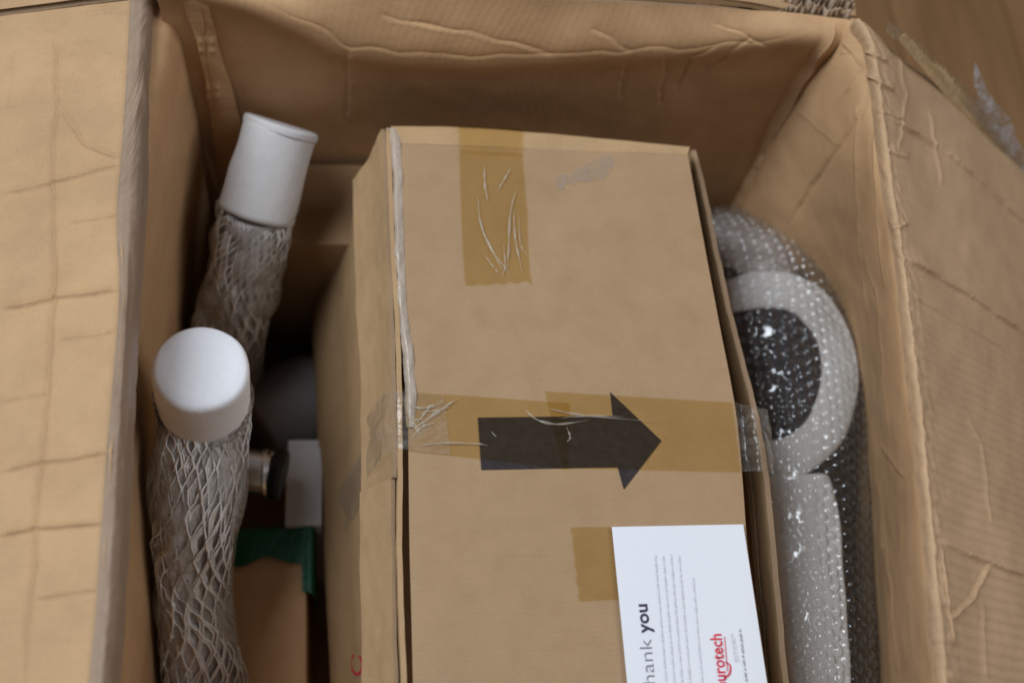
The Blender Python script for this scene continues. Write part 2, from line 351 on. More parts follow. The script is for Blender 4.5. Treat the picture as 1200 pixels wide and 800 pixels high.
# back wall
BT = [(120, -48), (300, -18), (430, -10), (600, -5), (720, 0), (850, 8), (920, 19), (1000, 27)]
bt = [Q(a, b, 1, .724) for a, b in BT]; xs = [p[0] for p in bt]; xs[0] = -.165; xs[-1] = .428; bt[0][0] = -.165
bc = [Q(a, b, 1, .706) for a, b in ((180, -24), (300, 5), (415, 50), (560, 61), (700, 56), (840, 50), (935, 42), (985, 50))]
def bw(z, y, bulge=0): return [[x, y+bulge*math.sin(math.pi*(x-xs[0])/(xs[-1]-xs[0])), z] for x in xs]
bc = [[p[0], p[1], p[2]] for p in bc]; bc[0][0] = -.165; bc[-1][0] = .425
b2 = [[p[0], .712, p[2]-.045] for p in bc]; b2[0][1] = .712
sheet('wall_panel', [bt, bc, b2, bw(.40, .716, .004), bw(.25, .718, 0), bw(0, .715, 0)], 320, 480, m_carton, carton, .006, True,
      creases=[([(300, 2), (360, 22), (412, 50), (480, 57), (560, 61), (700, 56), (800, 52), (880, 46), (950, 38)], .0024, .0008),
               ([(412, 50), (410, 140)], .0025, -.0016), ([(480, 20), (600, 45), (650, 60)], .003, .0010), ([(690, 30), (740, 55)], .003, .001),
               ([(735, 65), (725, 110)], .002, .0012), ([(790, 100), (810, 60), (840, 50)], .002, .0012), ([(820, 80), (880, 40)], .002, .0014), ([(780, 60), (770, 120)], .002, .0012),
               ([(978, 30), (945, 82), (908, 150), (884, 205), (864, 250)], .007, -.005), ([(835, 25), (900, 50)], .0024, .001), ([(445, 15), (520, 30)], .003, .0008)], rough=.0012, rs=3, seed=21, mat_edge=m_edge)
# glued joint strip of the carton in the back left corner, with its stitch dents
js = [[Q(a, b, 1, .706) for a, b in ((212, -30), (216, 0), (236, 60), (246, 120), (256, 200), (262, 330))], [Q(a, b, 1, .7035) for a, b in ((228, -30), (228, 0), (246, 60), (258, 120), (268, 200), (276, 330))],
      [Q(a, b, 1, .705) for a, b in ((236, -30), (243, 0), (258, 60), (276, 120), (290, 200), (300, 330))]]
def dents(U, V, G):
    pp = proj(G)[..., :2]; h = 0
    for cx, cy in ((243, 50), (250, 104)):
        for a in ((-5, -5), (5, -5), (-5, 5), (5, 5)): h = h-.0016*np.exp(-(((pp[..., 0]-cx-a[0])**2+(pp[..., 1]-cy-a[1])**2)/9))
    return h
sheet('joint_strip', js, 50, 150, m_carton, carton, .004, False, creases=[([(236, 5), (240, 40), (250, 110)], .002, .0014)], rough=.0007, rs=12, seed=8, disp=dents)
# back flap hanging outside
sheet('flap', [offs(bt, (0, .001, 0)), offs(bt, (0, .02, -.012)), offs(bt, (0, .04, -.18)), offs(bt, (0, .05, -.33))], 30, 60, m_carton_flap, carton, .006, False, rough=.001, seed=9)
# right wall
RF = [(1003, 22), (1020, 45), (1030, 100), (1042, 200), (1058, 300), (1072, 420), (1086, 550), (1098, 680), (1108, 800), (1118, 960), (1130, 1250)]
rf = [P(a, b, .6) for a, b in RF]; rf[0][1] = .715
def rw(z, add, back, zmix=0):
    out = []
    for p in rf:
        f = np.clip((.70-p[1])/.2, 0, 1); f = f*f*(3-2*f); out.append([back*(1-f)+(p[0]+add)*f, p[1], z])
    return out
sheet('wall_panel', [offs(rf, (.003, 0, -.012)), rw(.57, .001, .427), rw(.50, .016, .418), rw(.42, .038, .412), rw(.33, .062, .408), rw(.2, .075, .41), rw(0, .05, .41)], 360, 560, m_carton, carton, .006, False,
      creases=[([(972, 30), (940, 82), (904, 150), (880, 205), (860, 250)], .007, -.004), ([(1003, 120), (1004, 200), (1006, 290), (1018, 380)], .0028, .0020), ([(1025, 95), (1010, 128), (985, 170), (960, 205), (925, 262)], .004, -.0022), ([(930, 128), (955, 150), (985, 172)], .0025, .0006),
               ([(1030, 110), (1026, 170), (1030, 260), (1040, 340)], .003, .0018), ([(985, 45), (1010, 80), (990, 110)], .002, .0018), ([(985, 62), (1012, 58)], .002, .0008),
               ([(1012, 300), (1030, 350), (1035, 420), (1044, 520)], .0025, .0014), ([(1030, 520), (1060, 560)], .0025, .0012), ([(1030, 600), (1044, 700), (1050, 790)], .0025, .0014), ([(1000, 40), (1025, 90)], .002, .0014)],
      rough=.0013, rs=4, seed=31)
# right flap sloping down
NRF = 11
rff = [p.copy() for p in rf]; rff[0] = np.array(Q(1006, 22, 1, .705)); 
sheet('flap', [offs(rff, (-.0035, 0, -.012)), offs(rff, (-.0025, 0, -.0030)), offs(rff, (.0003, 0, -.0002)), offs(rff, (.004, 0, -.0028)), offs(rff, (.011, 0, -.0088)), offs(rff, (.025, 0, -.0210)), offs(rff, (.055, 0, -.0470)), offs(rff, (.12, 0, -.098)), offs(rff, (.25, 0, -.215)), offs(rff, (.42, 0, -.37))], 440, 620, m_rflap, carton, .006, True,
      creases=[([(1036, 136), (1100, 172), (1150, 215), (1215, 275)], .0030, .0030), ([(1050, 296), (1100, 325), (1150, 358), (1215, 400)], .0030, .0030), ([(1060, 340), (1130, 380), (1215, 430)], .0028, .0010),
               ([(1030, 50), (1075, 90), (1130, 140), (1200, 215)], .004, -.0016), ([(1088, 130), (1098, 180), (1105, 220)], .0022, .0012), ([(1130, 480), (1150, 520), (1162, 620)], .0025, .0008),
               ([(1100, 635), (1150, 655), (1205, 678)], .0028, .0026), ([(1160, 660), (1140, 700), (1110, 725)], .0025, .0022), ([(1102, 640), (1108, 700), (1118, 760)], .0028, .0018),
               ([(1050, 60), (1060, 110), (1052, 180)], .002, .0012), ([(1150, 700), (1155, 800)], .003, .0008), ([(1014, 60), (1040, 75)], .002, .003), ([(1016, 90), (1046, 108)], .002, .003), ([(1028, 130), (1058, 140)], .002, .0025), ([(1034, 175), (1064, 186)], .002, .002), ([(1046, 270), (1066, 262)], .002, .0016)], rough=.0009, rs=5, seed=41, disp=lambda u, v, G: (.0006*wob(u, v, 60, 90)+.0005*wob(u, v, 26, 91))*np.exp(-((u-.016)/.018)**2))
# clear tape over the right fold and tattered tail at the flap end
t0 = [Q(a, b, 1, .700) for a, b in ((1040, 30), (1080, 62), (1110, 92), (1150, 138), (1180, 180), (1205, 210))]
t1 = [Q(a, b, 1, .706) for a, b in ((1050, 30), (1084, 56), (1118, 90), (1156, 122), (1190, 168), (1215, 210))]
sheet('clear_tape', [[p+np.array([-.006, -.012, .004]) for p in t0], [p+np.array([0, .002, .004]) for p in t0], t1], 26, 160, film('yellowed_tape', (.93, .88, .76), .15, (.55, .45, .30), .25, 40, .0003, .7, (1, 1, 1), .3), carton, 0, False, rough=.0010, rs=20, seed=18)
tl0 = [Q(a, b, 1, .71) for a, b in ((1138, 130), (1146, 150), (1162, 178), (1184, 205), (1205, 240))]
tl1 = [Q(a, b, 1, .712)+np.array([0, 0, .0]) for a, b in ((1143, 72), (1160, 112), (1182, 140), (1197, 170), (1212, 205))]
tlm = [(a+b)/2+np.array([0, -.012, .004]) for a, b in zip(tl0, tl1)]
sheet('tape_tail', [tl0, tlm, tl1], 50, 90, film('loose_tape', (.95, .95, .95), .16, (.85, .86, .9), .2, 60, .0006, .9, (1, 1, 1), .6), carton, 0, False, rough=.003, rs=14, seed=19)
# torn corrugated edge at the back right corner: three paper layers with open flutes
for k, (dy, dz) in enumerate(((0, .0), (.006, .004), (.012, .002))):
    pts = []; n = 120
    a0, a1 = Q(905, 17, 1, .726), Q(1000, 24, 1, .726)
    V = []; Fc = []
    for i in range(n):
        f = i/(n-1); c = a0*(1-f)+a1*f; env = math.sin(math.pi*f)**.5
        zz = .014*env+.004*wob(f*.5, k*.3, 14, 60+k)+.001*math.sin(i*2.3+k)+.003*random.random()
        wv = .0012*math.sin(f*90+k)+.003*wob(f*.4, k*.2, 20, 70+k)
        for s in (0, 1): V.append(c+np.array([0, dy+wv+.001*random.random(), (-.006 if s == 0 else zz*(1+.3*k))+dz]))
    V2 = [v+np.array([0, .0008, 0]) for v in V]
    for i in range(n-1):
        a = i*2; Fc.append((a, a+2, a+3, a+1)); b = a+2*n; Fc.append((b, b+1, b+3, b+2)); Fc.append((a+1, a+3, b+3, b+1))
    mesh('torn_edge', V+V2, Fc, m_torn, carton, False)
# ragged peeled paper along the far end of the right flap
e0, e1 = Q(1056, 42, 1, .700), Q(1165, 172, 1, .700); V = []; n = 110
for i in range(n):
    f = i/(n-1); c = e0*(1-f)+e1*f+np.array([0, 0, .001]); hgt_ = (.006+.004*wob(f, f*0, 3, 5)+.004*random.random()**2)*math.sin(math.pi*f)**.4
    V += [c+np.array([-.004, -.006, 0]), c+np.array([.3*hgt_, hgt_, .35*hgt_+.002*random.random()])]
mesh('torn_paper', V, [(2*i, 2*i+2, 2*i+3, 2*i+1) for i in range(n-1)], cardboard('peeled_paper', (.62, .45, .27), .004, 0, wr=1.2), carton, False)
# floor and front panel of the carton, out of sight in front
mesh('bottom_panel', [(-.19, -.26, .002), (.49, -.26, .002), (.49, .72, .002), (-.19, .72, .002)], [(0, 1, 2, 3)], m_carton, carton, False)
rbox('wall_panel', box8(-.19, .44, -.27, -.264, 0, .6), m_carton, carton, .001, 1)

# ------------------------------------------------------------------ low cardboard box behind (its top forms the brown ledge)
lb = thing('low_box', 'plain brown cardboard box deep at the back, between white tube and arrow box', 'box')
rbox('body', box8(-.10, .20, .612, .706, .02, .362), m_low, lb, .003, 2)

# ------------------------------------------------------------------ inner box with arrow
ib = thing('arrow_box', 'tall brown cardboard box with a black printed arrow and amber tape on its lid', 'box')
ZT = .5
tl, tr = np.array(P(463, 168, ZT)), np.array(P(806, 181, ZT))
X0 = lambda y: .029+(.634-y)*.008
XR = [(806, 181), (826, 290), (843, 380), (862, 480), (870, 560), (876, 640), (887, 715), (900, 800), (915, 900), (930, 1010)]
XL = [(465, 168), (470, 290), (475, 380), (478, 480), (479, 560), (480, 640), (482, 715), (484, 800), (487, 900), (490, 1010)]
lrow = [P(a, b, ZT) for a, b in XL]; rrow = [P(a, b, ZT) for a, b in XR]
rows = [[l*(1-f)+r*f for f in (0, .25, .5, .75, 1)] for l, r in zip(lrow, rrow)]
back0 = [r+np.array([0, .010, .0015]) for r in rows[0]]; 
back1 = [P(a, b, ZT-.001) for a, b in ((458, 148), (545, 150), (635, 156), (722, 164), (808, 172))]
back2 = [r+np.array([0, .004, -.016]) for r in back1]; back3 = [r+np.array([0, .004, -.06]) for r in back1]; back4 = [r+np.array([0, .0, -.45]) for r in back1]
sheet('top_panel', rows, 200, 130, m_top, ib, .004, False, creases=[([(480, 655), (560, 652), (660, 650)], .003, .0004), ([(490, 180), (620, 186), (800, 190)], .004, -.0005)], rough=.00022, rs=5, seed=51, mat_edge=m_edge, uvswap=True)
sheet('rear_panel', [rows[0], [a*.45+b*.55+np.array([0, 0, .0022]) for a, b in zip(rows[0], back1)], back1, back2, back3, back4], 80, 90, m_side, ib, .004, True, rough=.0004, rs=8, seed=52)
# left side face: leans out towards its foot
def sidept(px_, py_, z): return P(px_, py_, z)
up = [lrow[i] for i in (0, 1, 2, 3, 4, 5, 6, 7, 8, 9)]
ft_b, ft_f = np.array(P(370, 376, .2)), np.array(P(394, 800, .2))
ft = [ft_b+(ft_f-ft_b)*((up[0][1]-u[1])/(up[0][1]-up[7][1])) for u in up]
up = [u+np.array([-.005, 0, .001]) for u in up]; up[0] = P(457, 152, ZT); 
lean = lambda f, o=0: [u*(1-f)+g*f+np.array([o, 0, 0]) for u, g in zip(up, ft)]
sheet('side_panel', [lean(.0), lean(.3), lean(.6), lean(1.0), [g+np.array([.05, 0, -.19]) for g in ft]], 90, 200, m_side, ib, .004, True, creases=[], rough=.0006, rs=6, seed=53)
# folded-down lid lips on that face (a rear and a front one, meeting under the tape)
def lip(i0, i1, f1, gap, seed, zt=.0):
    a = [up[i]+np.array([-.004-gap[0], 0, zt]) for i in range(i0, i1)]
    b = [x*(1-f1[0])+y*f1[0]+np.array([-.013-gap[1], 0, .003]) for x, y in zip(up[i0:i1], ft[i0:i1])]
    m = [x*(1-f1[0]*.5)+y*f1[0]*.5+np.array([-.006-gap[1], 0, 0]) for x, y in zip(up[i0:i1], ft[i0:i1])]
    return sheet('lid_lip', [a, m, b], 40, 120, m_side, ib, .0035, True, rough=.0007, rs=10, seed=seed, mat_edge=m_edge)
lip(0, 5, (.24,), (0, 0), 54)
lip(4, 10, (.17,), (.002, .006), 55, -.002)
# red printed mark low on that face
def onface(px, py):
    best = (1e9, 0, 0)
    for i in np.arange(3, 9, .02):
        for f in np.arange(.2, 1, .02):
            q = proj(sp_(i, f, .004)); e = (q[0]-px)**2+(q[1]-py)**2
            if e < best[0]: best = (e, i, f)
    return sp_(best[1], best[2], .0045)
sp_ = lambda i, f, o: (lambda k, t: (up[k]*(1-t)+up[k+1]*t)*(1-f)+(ft[k]*(1-t)+ft[k+1]*t)*f+np.array([-o, 0, 0]))(int(i), i-int(i))
rc = onface(418, 778); ra = onface(418, 764)-rc; rb = (onface(424, 778)-rc)*1.2
RI = []
for q in range(29):
    a_ = q/28*5.4+.5
    for rr_ in (1.0, .74): RI.append(rc+ra*math.cos(a_)*rr_+rb*math.sin(a_)*rr_)
mesh('red_print', RI, [(2*q, 2*q+1, 2*q+3, 2*q+2) for q in range(28)], m_red, ib, False)
# right lid flap standing up beside the lid, seen from its inner side
FE = [(810, 176), (828, 250), (848, 345), (868, 430), (886, 500), (896, 570), (903, 650), (911, 730), (918, 800), (934, 900), (950, 1010)]
fe = [P(a, b, .474) for a, b in FE]
fy = [np.array([max(p[0]-.002, .304), p[1], .40]) for p in fe]
sheet('lid_flap', [fe, [a*.5+b*.5+np.array([.003*math.sin(i*.3), 0, 0]) for i, (a, b) in enumerate(zip(fe, fy))], fy, [p+np.array([0, 0, -.38]) for p in fy]], 110, 220, m_side, ib, .0045, False,
      creases=[([(830, 300), (850, 400)], .002, .001)], rough=.0007, rs=9, seed=56, mat_edge=m_edge)
# flat printed arrow
AR = [(560, 489), (718, 487), (715, 459), (775, 516), (731, 573), (724, 547), (564, 550)]
def flat(name, poly, z, mat, parent, th=.0):
    # convex-agnostic ngon prism
    n = len(poly); top = [P(a, b, z) for a, b in poly]
    return mesh(name, top, [tuple(range(n))][::1] if np.cross(top[1]-top[0], top[2]-top[1])[2] > 0 else [tuple(range(n-1, -1, -1))], mat, parent, False)
flat('arrow', AR, ZT+.0009, m_arrow, ib)
def strip(name, c, z, mat, parent, nu=60, nv=40, rough=.00012, rs=40, seed=1, th=0, lift=None, ragged=None):
    """c = TL, TR, BR, BL in picture terms, laid on the lid"""
    a, b, d, e = [P(x, y, z) for x, y in c]
    C = [[a*(1-f)+e*f for f in (0, .5, 1)], [b*(1-f)+d*f for f in (0, .5, 1)]]
    return sheet(name, C, nu, nv, mat, parent, th, True, rough=rough, rs=rs, seed=seed, disp=lift)
strip('amber_tape', [(474, 458), (668, 472), (666, 550), (474, 527)], ZT+.0014, m_amber, ib, 90, 40, seed=61)
strip('amber_tape', [(638, 458), (858, 471), (868, 553), (660, 548)], ZT+.0018, m_amber, ib, 90, 40, seed=62)
flat('amber_tape', [(538, 176), (612, 180), (618, 250), (619, 290), (621, 318), (624, 334), (619, 330), (613, 329), (606, 332), (598, 330), (590, 333), (581, 331), (572, 334), (560, 333), (552, 335), (545, 334), (542, 290), (540, 240)], ZT+.0014, m_amber, ib)
rt = [[np.array(P(a, b, ZT+.0035)) for a, b in ((538, 177), (612, 181))], [np.array(P(a, b, ZT+.0055)) for a, b in ((537, 162), (612, 167))], [np.array(P(a, b, ZT+.001)) for a, b in ((536, 148), (612, 152))],
      [np.array(P(a, b, ZT+.001))+np.array([0, .006, -.05]) for a, b in ((536, 148), (612, 152))]]
sheet('amber_tape', rt, 40, 30, m_amber, ib, 0, True, rough=.0004, rs=30, seed=64)
flat('amber_tape', [(668, 618), (680, 617), (760, 616), (768, 700), (720, 702), (679, 704), (677, 697), (678, 690), (675, 682), (676, 672), (673, 660), (673, 650), (671, 640), (671, 630)], ZT+.0014, m_amber, ib)
# clear tape pulled over the left edge and slanting down the side, and over the right gap
tw = [[P(a, b, ZT+.0022) for a, b in ((520, 462), (528, 532))], [P(a, b, ZT+.004) for a, b in ((480, 458), (486, 528))], [P(a, b, ZT+.002) for a, b in ((462, 458), (464, 526))]]
sp = lambda i, f, o: (lambda k, t: (up[k]*(1-t)+up[k+1]*t)*(1-f)+(ft[k]*(1-t)+ft[k+1]*t)*f+np.array([-o, 0, 0]))(int(i), i-int(i))
tw += [[sp(2.75, .05, .012), sp(3.65, .05, .012)], [sp(2.85, .22, .014), sp(3.75, .22, .014)], [sp(3.0, .4, .007), sp(3.9, .4, .007)], [sp(3.3, .95, .006), sp(4.2, .95, .006)]]
tw = [[a*(1-f)+b*f for f in (0, .5, 1)] for a, b in tw]
sheet('clear_tape', tw, 110, 60, m_clear, ib, 0, False, rough=.0006, rs=24, seed=66)
tg = [[P(a, b, ZT+.0026) for a, b in ((861, 470), (868, 551))], [P(a, b, ZT-.004) for a, b in ((868, 474), (874, 552))], [P(a, b, ZT+.003) for a, b in ((886, 476), (896, 552))], [P(a, b, ZT-.03)+np.array([.012, 0, 0]) for a, b in ((884, 480), (893, 556))]]
tg = [[np.array(a)*(1-f)+np.array(b)*f for f in (0, .5, 1)] for a, b in tg]
sheet('clear_tape', tg, 60, 50, m_clear, ib, 0, True, rough=.0010, rs=30, seed=67)
# clear tape along the left top edge
el = [(455, 150), (459, 165), (462, 230), (464, 300), (467, 360), (475, 420), (478, 500)]
sheet('taped_edge', [[P(a-3, b, ZT-.002) for a, b in el], [P(a+2, b, ZT+.0032) for a, b in el], [P(a+6, b, ZT+.0026) for a, b in el], [P(a+10, b, ZT+.0006) for a, b in el]], 24, 200, m_taped_box, ib, .0001, True, rough=.0009, rs=26, seed=68)
# raised wrinkles in the tapes: thin ridges of film
def wrinkle(pts, wd, z, k):
    c = [P(a, b, z) for a, b in pts]; n = 26; path = cr(c, n); V = []; Fc = []
    for i in range(n):
        t = path[min(n-1, i+1)]-path[max(0, i-1)]; s = np.cross(t, [0, 0, 1]); s /= np.linalg.norm(s)+1e-9; e = math.sin(math.pi*(i+.3)/(n-.4))*wd*1.5*(.7+.3*math.sin(i*.9+k))
        V += [path[i]-s*e, path[i]+np.array([0, 0, e*.9+.0002]), path[i]+s*e*.7]
    for i in range(n-1):
        for s in (0, 1): Fc.append((i*3+s, i*3+s+1, i*3+s+4, i*3+s+3))
    return mesh('tape_wrinkle', V, Fc, m_crease, ib)
WR = [([(560, 228), (563, 260), (575, 290), (598, 322)], .0010), ([(561, 258), (572, 285), (590, 318)], .0007), ([(568, 190), (568, 215), (572, 238)], .0011), ([(600, 195), (592, 208), (582, 226)], .0009),
      ([(606, 218), (598, 250), (596, 290), (594, 318)], .0010), ([(602, 245), (604, 280), (612, 318)], .0009), ([(608, 250), (610, 285), (618, 300)], .0005), ([(590, 285), (592, 310), (588, 325)], .0008), ([(566, 296), (576, 310), (586, 322)], .0006),
      ([(480, 505), (500, 492), (520, 478), (538, 465)], .0014), ([(486, 498), (498, 484), (508, 470)], .0010), ([(488, 522), (520, 519), (560, 520), (572, 522)], .0008),
      ([(476, 470), (490, 478), (506, 476), (520, 470)], .0012), ([(482, 512), (495, 500), (508, 496)], .0012), ([(474, 488), (486, 492), (498, 490)], .0010), ([(492, 482), (510, 481), (530, 476)], .0008), ([(612, 477), (630, 492), (655, 497), (690, 492)], .0011), ([(640, 478), (680, 486), (730, 488)], .0009), ([(655, 490), (690, 488), (770, 494)], .0005), ([(575, 505), (582, 512)], .0006),
      ([(664, 500), (668, 512), (664, 518)], .0008)]
for k, (p, wd) in enumerate(WR): wrinkle(p, wd, ZT+.0021, k)
# dried glue smear near the rear edge
gp = [(650, 212), (654, 205), (662, 203), (668, 206), (676, 198), (690, 190), (706, 182), (716, 181), (720, 188), (718, 198), (708, 208), (694, 213), (680, 212), (672, 217), (664, 214), (660, 222), (654, 222)]
flat('glue_smear', gp, ZT+.0011, m_stain, ib)

# ------------------------------------------------------------------ printed card
cd = thing('printed_card', 'white printed thank you card lying on the arrow box lid near its right edge', 'card')
ZC = ZT+.0032
c0, c1, c2, c3 = [np.array(P(a, b, ZC)) for a, b in ((717, 617), (871, 614), (899, 800), (735, 800))]
ex = (c1-c0)/np.linalg.norm(c1-c0); ey = (c3-c0)/np.linalg.norm(c3-c0)
k0, k1, k2, k3 = c0, c0+ex*.1065, c0+ex*.1065+ey*.150, c0+ey*.150
k1 = c1; k2 = c1+(c2-c1)/np.linalg.norm(c2-c1)*.150
sheet('card', [[k0, (k0+k1)/2, k1], [(k0+k3)/2+np.array([0, 0, .0004]), (k0+k1+k2+k3)/4, (k1+k2)/2], [k3, (k2+k3)/2, k2]], 40, 30, m_card, cd, .0005, False, rough=0)
ZX = ZC+.0010
def text(name, body, p0, p1, mat, size, off=0, z=ZX, stretch=None):
    """flat lettering running from picture point p0 to p1"""
    cu = bpy.data.curves.new(name, 'FONT'); cu.body = body; cu.size = 1; cu.offset = off; cu.resolution_u = 3
    tmp = bpy.data.objects.new(name, cu); S.collection.objects.link(tmp); bpy.context.view_layer.update()
    dg = bpy.context.evaluated_depsgraph_get(); me = bpy.data.meshes.new_from_object(tmp.evaluated_get(dg)); bpy.data.objects.remove(tmp)
    co_ = np.empty(len(me.vertices)*3); me.vertices.foreach_get('co', co_); co_ = co_.reshape(-1, 3)
    a, b = P(*p0, z), P(*p1, z); L = np.linalg.norm(b-a); d = (b-a)/L; u = np.cross([0, 0, 1], d)
    x0, x1 = co_[:, 0].min(), co_[:, 0].max(); sx = L/(x1-x0)
    co2 = a+np.outer((co_[:, 0]-x0)*sx, d)+np.outer(co_[:, 1]*size, u)
    me.vertices.foreach_set('co', co2.ravel()); me.update(); me.name = name
    return link(name, me, mat, cd)
text('word_thank', 'thank', (769, 812), (763, 748), m_ink2, .0135, -.012)
text('word_you', 'you', (762, 741), (758, 707), m_ink, .0135, .018)
text('logo_lettering', 'eurotech', (852, 806), (845, 742), m_red, .0125, .012)
def bar(name, p0, p1, wd, mat, z=ZX):
    a, b = P(*p0, z), P(*p1, z); s = np.cross([0, 0, 1], (b-a)/np.linalg.norm(b-a))*wd/2
    return mesh(name, [a-s, b-s, b+s, a+s], [(0, 1, 2, 3)], mat, cd, False)
bar('logo_underline', (852.5, 786), (849, 745), .0006, m_red)
sheet('logo_swash', [[P(a, b, ZX) for a, b in ((848, 794), (854, 788), (855, 780), (850, 775))], [P(a, b, ZX) for a, b in ((849.5, 795), (856, 789), (856.5, 779), (850.5, 774))]], 4, 24, m_red, cd, 0, False, rough=0)
def lines(name, p0, p1, mat, xh, seed, dens=1.0):
    """a line of print too small to read: rows of tiny letter strokes with word gaps"""
    r = random.Random(seed); a, b = P(*p0, ZX), P(*p1, ZX); L = np.linalg.norm(b-a); d = (b-a)/L; u = np.cross([0, 0, 1], d); V = []; Fc = []; s = 0
    while s < L:
        wl = r.randint(2, 9)
        for _ in range(wl):
            h = xh*(1.45 if r.random() < .28 else 1.0); lo = -xh*.4 if r.random() < .12 else 0
            for q in (0, xh*.5):
                st = xh*.17; p = a+d*(s+q); k = len(V); V += [p+u*lo, p+d*st+u*lo, p+d*st+u*h, p+u*h]; Fc.append((k, k+1, k+2, k+3))
            k = len(V); hy = r.choice((0, xh*.45, xh*.85)); p = a+d*s+u*hy; V += [p, p+d*xh*.6, p+d*xh*.6+u*xh*.16, p+u*xh*.16]; Fc.append((k, k+1, k+2, k+3))
            s += xh*.92
            if s > L: break
        s += xh*.8
    o = mesh(name, V, Fc, mat, cd, False); return o
for i, (x, y) in enumerate(((769, 650), (778.5, 651), (787.5, 650), (797, 651), (813.5, 677))):
    lines('text_line', (x+(830-y)*.088, 830), (x, y), m_grey, .0011, i+1)
lines('text_line', (863, 775), (858.5, 742), m_grey, .0010, 8); lines('text_line', (866, 775), (861.5, 748), m_grey, .0007, 12)
lines('web_address_line', (879, 822), (868.5, 737), m_ink, .0012, 9)

# ------------------------------------------------------------------ foam wrapped tubes
def netting(name, pts, rad, mat, parent, strands=18, cell=.022, layers=((0, 1.0), (.5, 1.03)), wt=.0011, seed=1, n=None):
    path = cr(pts, 200); r = cr(np.asarray(rad, float).reshape(-1, 1), 200)[:, 0]; T, A, B = frames(path)
    s = np.concatenate([[0], np.cumsum(np.linalg.norm(np.diff(path, axis=0), axis=1))]); L = s[-1]
    V = []; Fc = []; rr = np.random.default_rng(seed)
    for ph0, rm in layers:
        for k in range(strands):
            m = int(L/(cell/2)); sub_ = 5; pr = None
            for j in range(m*sub_+1):
                q = j/sub_; tri = abs((q % 2)-1)*2-1; tri = math.copysign(abs(tri)**.8, tri)
                sgn = 1 if k % 2 == 0 else -1
                th = 2*math.pi*(k+ph0)/strands+sgn*tri*math.pi/strands*.98
                ss = q/m*L; i = np.interp(ss, s, np.arange(200)); i0 = int(i); 
                th += .22*math.sin(ss*38+seed)+.05*math.sin(ss*70+k*.5)+.9*ss*(1 if ph0 else -.6)
                R_ = r[i0]*rm*(1+.05*math.sin(th*3+ss*50)+.035*math.sin(th*5-ss*110+k))+.0004*math.sin(k*3.1+j*.7)
                e = A[i0]*math.cos(th)+B[i0]*math.sin(th); c = path[i0]+e*R_; 
                w2 = wt*(1.0+.7*abs(tri)**3); tq = np.cross(T[i0], e); base = len(V)
                V += [c-tq*w2, c+e*wt*.5, c+tq*w2, c-e*wt*.3]
                if pr is not None:
                    for z_ in range(4): Fc.append((pr+z_, pr+(z_+1) % 4, base+(z_+1) % 4, base+z_))
                pr = base
    return mesh(name, V, Fc, mat, parent)
ta = thing('wrapped_tube', 'tube with bright white foam end cap above grey foam netting, against the left wall', 'wrapped tube', group='foam capped tubes in the carton')
A0 = P(235, 429, .50); A1 = P(239, 474, .430)
ax = (A1-A0)/np.linalg.norm(A1-A0)
capA = tube('foam_cap', [A0, A0*.5+A1*.5, A1, A1+ax*.02], [.0385, .0385, .0375, .036], m_foam, ta, 40, 64, bev=.007, bump=.0006, seed=4)
pa = [A1-ax*.008, A1+ax*.012, P(230, 590, .38), P(226, 690, .31), P(240, 790, .24), P(252, 900, .17), P(255, 990, .08)]
tube('inner_sleeve', pa, [.035, .0352, .0320, .0272, .0318, .035, .035], m_under, ta, 90, 40, bump=.003, seed=8)
netting('foam_netting', pa, [.0395, .0385, .036, .031, .036, .039, .039], m_net, ta, 30, .034, ((0, 1.0), (.5, .95), (.25, .93), (.75, .98)), .0010, 2)
m_wrap = film('crumpled_clear_film', (.96, .95, .94), .18, (.66, .62, .59), .22, 45, .0014, .9, (1, 1, .45), .40)
tube('clear_film', pa, [.039, .0395, .037, .0325, .036, .040, .040], m_wrap, ta, 140, 60, cap=False, bump=.004, seed=28)
tb = thing('wrapped_tube', 'netted tube with shaded white foam sleeve leaning into the back left carton corner', 'wrapped tube', group='foam capped tubes in the carton')
B0 = P(330, 146, .468); B1 = P(299, 256, .415)
bx = (B1-B0)/np.linalg.norm(B1-B0)
tube('foam_cap', [B0, B0*.5+B1*.5, B1], [.0340, .0345, .0352], m_foam_shaded, tb, 24, 56, bev=.006, bump=.0008, seed=14)
tube('cap_rim', [B0-bx*.001, B0+bx*.008], [.0347, .0347], m_foam_shaded, tb, 6, 56, bev=.003, bump=.0005, seed=15)
pb = [B1-bx*.01, P(290, 300, .37), P(280, 350, .32), P(264, 400, .26), P(262, 450, .18), P(262, 500, .09)]
tube('inner_sleeve', pb, [.031, .030, .031, .032, .035, .035], m_under, tb, 60, 40, bump=.003, seed=18)
netting('foam_netting', pb, [.0345, .0335, .035, .036, .040, .040], m_net, tb, 32, .036, ((0, 1.0), (.5, .95), (.25, .93), (.75, .98)), .0010, 5)
tube('clear_film', pb, [.0355, .0345, .0365, .037, .041, .041], m_wrap, tb, 120, 60, cap=False, bump=.004, seed=38)

